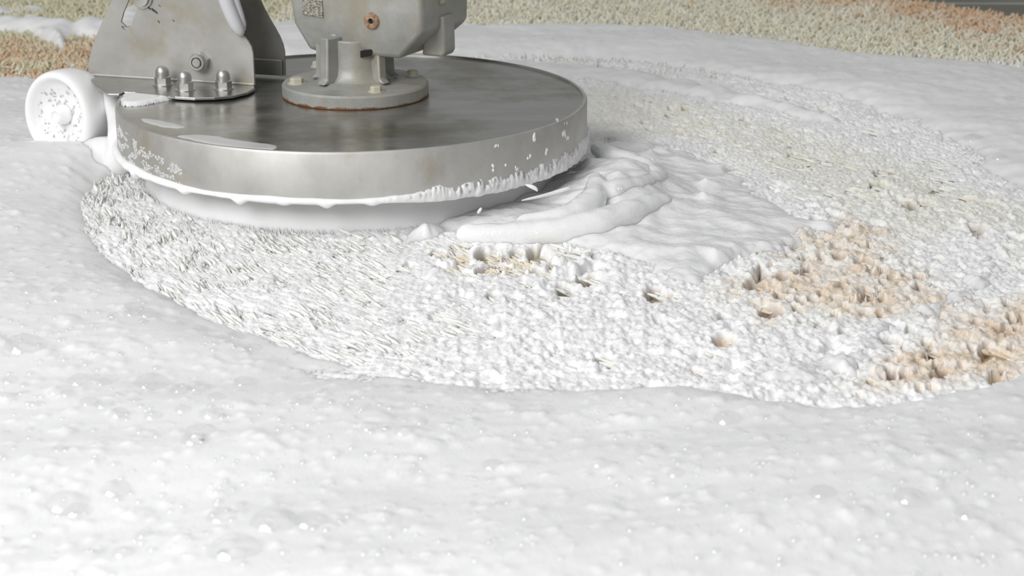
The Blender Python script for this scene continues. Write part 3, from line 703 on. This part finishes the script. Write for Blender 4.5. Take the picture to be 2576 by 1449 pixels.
def fill_plate(bm, loops, d0, d1):
    tris = mathutils.geometry.tessellate_polygon([[Vector((x, z, 0)) for x, z in lp] for lp in loops])
    flat = [q for lp in loops for q in lp]
    A_v = [bm.verts.new((x, d0, z)) for x, z in flat]; B_v = [bm.verts.new((x, d1, z)) for x, z in flat]
    for t_ in tris:
        bm.faces.new([A_v[i] for i in t_]); bm.faces.new([B_v[i] for i in reversed(t_)])
    base = 0
    for lp in loops:
        for i in range(len(lp)):
            j = (i+1) % len(lp); bm.faces.new((A_v[base+i], A_v[base+j], B_v[base+j], B_v[base+i]))
        base += len(lp)
fill_plate(bm, [outl, slot], 0, TH)
br1 = bmobj('bracket_plate', bm, M['plate'], ma, angle=30, smooth=False); br1.matrix_local = BMx
foot = [(222, 191), (300, 192), (640, 214), (641, 221), (622, 232), (585, 241), (540, 245), (490, 246), (440, 243), (390, 237), (340, 232), (312, 231), (300, 236), (270, 236), (240, 215)]
fp = [BMx.inverted()@Vector(atz(px, py, .128)) for px, py in foot]
bm = bmesh.new(); t1 = [bm.verts.new((q.x, q.y, 0)) for q in fp]; t0 = [bm.verts.new((q.x, q.y, -.0035)) for q in fp]
bm.faces.new(t1); bm.faces.new(t0[::-1])
for i in range(len(fp)): bm.faces.new((t1[i], t1[(i+1) % len(fp)], t0[(i+1) % len(fp)], t0[i]))
bmobj('bracket_foot', bm, M['foot'], br1, smooth=False, bevel=.0008)
bm = bmesh.new(); Mr = Matrix.Translation((BL/2, .001, .0012))@Matrix.Rotation(math.pi/2, 4, 'Y'); lathe(bm, [(0, -BL/2+.002), (.0020, -BL/2+.002), (.0020, BL/2-.001), (0, BL/2-.001)], 16, Mr)
bmobj('bend_radius', bm, M['plate'], br1)
def capnut(px, py):
    q = BMx.inverted()@Vector(atz(px, py, .128)); bm = bmesh.new(); R_ = .0108
    lathe(bm, [(0, 0), (R_*1.22, 0), (R_*1.22, .0012), (0, .0012)], 32)
    vs = hexa(R_); a_ = [bm.verts.new((x, y, .001)) for x, y in vs]; c_ = [bm.verts.new((x, y, .0098)) for x, y in vs]; bm.faces.new(c_)
    for i in range(6): bm.faces.new((a_[i], a_[(i+1) % 6], c_[(i+1) % 6], c_[i]))
    lathe(bm, [(.0102, .0098), (.0102, .0108), (.0090, .0116), (.0090, .0170), (.0082, .0205), (.0062, .0234), (.0034, .0252), (0, .0258)], 32)
    o = bmobj('cap_nut', bm, M['nut'], br1, angle=40); o.location = q; return o
for px, py in ((410, 213), (466, 226), (563, 223)): capnut(px, py)
hx, hz = on_plate(506, 153); Mh = Matrix.Translation((hx, 0, hz))@Matrix.Rotation(math.pi/2, 4, 'X')@Matrix.Rotation(math.radians(0), 4, 'Z')
bm = bmesh.new(); vs = hexa(.0132); a_ = [bm.verts.new((x, y, 0)) for x, y in vs]; c_ = [bm.verts.new((x, y, .010)) for x, y in vs]; bm.faces.new(c_)
for i in range(6): bm.faces.new((a_[i], a_[(i+1) % 6], c_[(i+1) % 6], c_[i]))
bmesh.ops.transform(bm, matrix=Mh, verts=bm.verts)
lathe(bm, [(.0122, .010), (.0114, .0135), (.0102, .0150), (.0074, .0150), (.0074, .0105)], 32, Mh)
hn = bmobj('lock_nut', bm, M['nut'], br1, angle=40)
bm = bmesh.new(); lathe(bm, [(.0062, .008), (.0062, .0148), (.0054, .0158), (0, .0158)], 24, Mh); bmobj('bolt_end', bm, M['nut'], br1, angle=40)
sx_, sz_ = on_plate(358, -7); Ms = Matrix.Translation((sx_, 0, sz_))@Matrix.Rotation(math.pi/2, 4, 'X')
bm = bmesh.new(); lathe(bm, [(0, .0005), (.0148, .0005), (.0150, .0025), (.0135, .0035), (.0125, .0036), (.0115, .0085), (.0075, .0095), (0, .0095)], 40, Ms); bmobj('washer_bolt', bm, M['nut'], br1, angle=40)
# rust mark and felt-pen strokes on the plate
bm = bmesh.new()
for q0, q1, wd in (((372, 17), (379, 24), .0011), ((381, 21), (388, 28), .0014), ((388, 26), (396, 34), .0012), ((397, 51), (402, 58), .0007), ((434, 50), (439, 54), .0006), ((399, 12), (404, 17), .0005)):
    (x0, z0), (x1, z1) = on_plate(*q0), on_plate(*q1); l = math.hypot(x1-x0, z1-z0); ux, uz = (z1-z0)/l*wd, -(x1-x0)/l*wd
    prism(bm, [(x0+ux, z0+uz), (x1+ux, z1+uz), (x1-ux, z1-uz), (x0-ux, z0-uz)], -.0002, .0005)
bmobj('pen_strokes', bm, M['mark'], br1, smooth=False)
# rear plate
ra = Vector(atz(600, 184, .1255)); rb = Vector(atz(717, 190, .1255)); ra = rb-bu*.17
RM = Matrix(((bu.x, bv.x, 0, ra.x), (bu.y, bv.y, 0, ra.y), (0, 0, 1, ra.z), (0, 0, 0, 1)))
def on_rear(px, py):
    d = Vector(ray(px, py)); c_ = Vector(CAM); t_ = (ra-c_).dot(bv)/d.dot(bv); q = RM.inverted()@(c_+d*t_); return (q.x, q.z)
ro = [(0, 0)]+[on_rear(*q) for q in ((717, 190), (716, 150), (715, 130), (711, 112), (703, 92), (690, 68), (676, 45), (664, 22), (652, -5), (640, -50), (636, -110))]+[(.03, on_rear(560, -110)[1]), (0, .1)]
ro[1] = (ro[1][0], 0)
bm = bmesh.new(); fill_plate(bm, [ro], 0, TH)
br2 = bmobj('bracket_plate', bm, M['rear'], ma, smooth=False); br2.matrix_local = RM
br2['label'] = 'rear bracket plate, darkened for shade'
zs = on_rear(680, 148)[1]
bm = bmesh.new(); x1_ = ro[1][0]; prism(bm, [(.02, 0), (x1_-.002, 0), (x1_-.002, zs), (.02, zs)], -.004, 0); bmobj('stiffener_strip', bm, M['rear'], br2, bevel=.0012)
# white plastic grip hanging over the front plate's edge
def tube(pts, radii, n=14):
    bm = bmesh.new(); prev = None; rings = []
    for i, p in enumerate(pts):
        t_ = (Vector(pts[min(i+1, len(pts)-1)])-Vector(pts[max(i-1, 0)])).normalized(); s_ = t_.cross(Vector((0, 1, .2))).normalized(); u_ = t_.cross(s_)
        rings.append([bm.verts.new(Vector(p)+(s_*math.cos(2*math.pi*k/n)+u_*math.sin(2*math.pi*k/n))*radii[i]) for k in range(n)])
    for A, B in zip(rings, rings[1:]):
        for k in range(n): bm.faces.new((A[k], A[(k+1) % n], B[(k+1) % n], B[k]))
    bm.faces.new(rings[0]); bm.faces.new(rings[-1]); return bm
yg = (fa+bu*BL*.92).y-.008
def Y(px, py, dy=0): return tuple(aty(px, py, yg+dy))
gp = tube([Y(*q) for q in ((545, -60), (562, -20), (572, 10), (584, 40), (594, 62), (603, 78), (607, 87), (608, 91))], [.0098, .0098, .0098, .0094, .0088, .0072, .0045, .001])
grip = bmobj('plastic_grip', gp, M['rubber'], ma)
gp = tube([Y(*q, .006) for q in ((568, -60), (584, -20), (593, 10), (603, 40), (609, 60), (611, 74), (610, 84))], [.0065, .0065, .0065, .0062, .0056, .004, .001]); bmobj('grip_rib', gp, M['rubber'], grip)

# foam-coated wheel
wc = Vector(atz(170, 286, .080)); ax = Vector((-.52, -.85, .06)).normalized()
wq = ax.to_track_quat('Z', 'Y').to_matrix().to_4x4(); WM = Matrix.Translation(wc)@wq
bm = bmesh.new()
lathe(bm, [(0, .004), (.010, .0045), (.030, .006), (.043, .0105), (.0470, .0165), (.0495, .0225), (.0525, .0245), (.0565, .0225), (.0592, .0160), (.0600, .004), (.0598, -.012), (.0580, -.024), (.054, -.030), (0, -.030)], 96, WM)
whl = bmobj('wheel', bm, M['wheel'], ma, angle=70); whl['label'] = 'caster wheel coated in white foam'
bm = bmesh.new(); lathe(bm, [(.0135, .003), (.0125, .014), (.0105, .0165), (.0100, .0225), (.0092, .024), (.006, .024), (.006, .0215), (0, .0215)], 32, WM); bmobj('axle_nut', bm, M['wheel'], whl, angle=40)
cen, rad_ = [], []
for _ in range(150):
    q, rr_ = rng.uniform(0, 6.28), .045*rng.random()**.6; p = WM@Vector((rr_*math.cos(q), rr_*math.sin(q), float(np.interp(rr_, [0, .01, .03, .043], [.004, .0045, .006, .0105])))); cen.append(tuple(p)); rad_.append(rng.uniform(.0006, .0017))
V = IV2[None]*np.array(rad_)[:, None, None]+np.array(cen)[:, None]; F = (IF2[None]+(np.arange(len(cen))*len(IV2))[:, None, None]).reshape(-1, 3)
o = npmesh('foam_pores', V.reshape(-1, 3), F, M['pit'], whl); o['kind'] = 'stuff'
# wheel fork, coated too
bm = tube([tuple(wc+ax*-.034+Vector((.012, .004, 0))), tuple(wc+Vector((.055, .045, .02))), tuple(wc+Vector((.075, .065, .040))), (-.306, .05, .092)], [.012, .016, .014, .010]); bmobj('wheel_arm', bm, M['wheel'], ma)

# foam heaped between wheel and cover
def lump(name, items, label, m=M['foam'], voxel=.003):
    mb = bpy.data.metaballs.new(name); mb.resolution = voxel; mb.render_resolution = voxel; mb.threshold = .35
    for p, r in items:
        e_ = mb.elements.new(); e_.co = p; e_.radius = r
    ob = bpy.data.objects.new(name+'_tmp', mb); COL.objects.link(ob); bpy.context.view_layer.update()
    dg = bpy.context.evaluated_depsgraph_get(); me = bpy.data.meshes.new_from_object(ob.evaluated_get(dg)); bpy.data.objects.remove(ob)
    me.materials.clear(); me.materials.append(m)
    n_ = len(me.vertices); co = np.zeros(n_*3, np.float32); me.vertices.foreach_get('co', co); co = co.reshape(-1, 3)
    co[:, 2] += .0016*fbm(co[:, 0]*45, co[:, 1]*45+co[:, 2]*30, 2, 230); me.vertices.foreach_set('co', co.ravel())
    me.polygons.foreach_set('use_smooth', np.ones(len(me.polygons), bool)); me.name = name
    o = link(bpy.data.objects.new(name, me)); tag(o, label, 'foam', 'stuff'); return o
it = []
def along(pts, n_, dz=0):
    P = np.array(pts, float); s = np.linspace(0, len(P)-1, n_)
    for q in s:
        i = min(int(q), len(P)-2); f_ = q-i; p = P[i]*(1-f_)+P[i+1]*f_; it.append((tuple(p[:3]), p[3]))
def W2(px, py, z, r): return (*atz(px, py, z), r)
def W(px, py, y, r): return (*aty(px, py, y), r)
along([W2(262, 226, .112, .012), W2(283, 258, .098, .016), W2(298, 300, .082, .020), W2(303, 345, .066, .022), W2(306, 385, .046, .024), W2(300, 415, .030, .022)], 24)
along([W2(290, 392, .036, .032), W2(255, 395, .034, .036), W2(215, 398, .026, .032), W2(170, 398, .020, .028), W2(130, 400, .020, .024), W2(90, 402, .020, .018)], 16)
along([W2(275, 425, .018, .030), W2(230, 430, .022, .034), W2(160, 430, .016, .028)], 8)
lump('foam_heap', it, 'smooth foam heaped between the wheel and the round cover at left')

# splashes thrown off the brush at the right
def splash(name, pts, radii, label):
    bm = tube([tuple(p) for p in pts], radii, 12); o = bmobj(name, bm, M['foam_wet'], None)
    sm = o.modifiers.new('sub', 'SUBSURF'); sm.levels = 1; sm.render_levels = 2; tag(o, label, 'foam', group='foam splashes at the right edge of the brush'); return o
def Z(px, py, y): return aty(px, py, y)
it = []
along([W2(1500, 452, .058, .014), W2(1500, 480, .052, .020), W2(1488, 515, .046, .024), W2(1448, 545, .040, .024), W2(1390, 562, .036, .023), W2(1320, 570, .032, .020)], 22)
along([W2(1505, 375, .050, .016), W2(1545, 400, .050, .022), W2(1610, 425, .045, .024), W2(1655, 455, .040, .022), W2(1600, 480, .044, .024), W2(1540, 490, .048, .024)], 22)
along([W2(1660, 520, .034, .026), W2(1580, 545, .036, .028), W2(1500, 570, .034, .028), W2(1400, 588, .030, .024), W2(1300, 592, .028, .022), W2(1220, 592, .028, .019), W2(1170, 590, .028, .016)], 26)
lump('foam_splash', it, 'tall curling foam splash climbing against the right side of the brush', M['foam_wet'], .0028)
for pts, rd, lb in (
    ([Z(1440, 470, -.24), Z(1380, 490, -.25), Z(1330, 500, -.26), Z(1310, 505, -.262)], [.003, .0022, .0016, .0006], 'thin foam streak flying left under the cover rim'),
    ([Z(1320, 464, -.285), Z(1340, 470, -.287), Z(1350, 476, -.288), Z(1352, 482, -.288)], [.001, .003, .0022, .0008], 'small hooked foam drip hanging from the cover rim'),
    ([Z(1201, 538, -.30), Z(1206, 530, -.30), Z(1212, 522, -.30)], [.0012, .0022, .0012], 'single foam droplet in front of the brush')):
    splash('foam_splatter', pts, rd, lb)
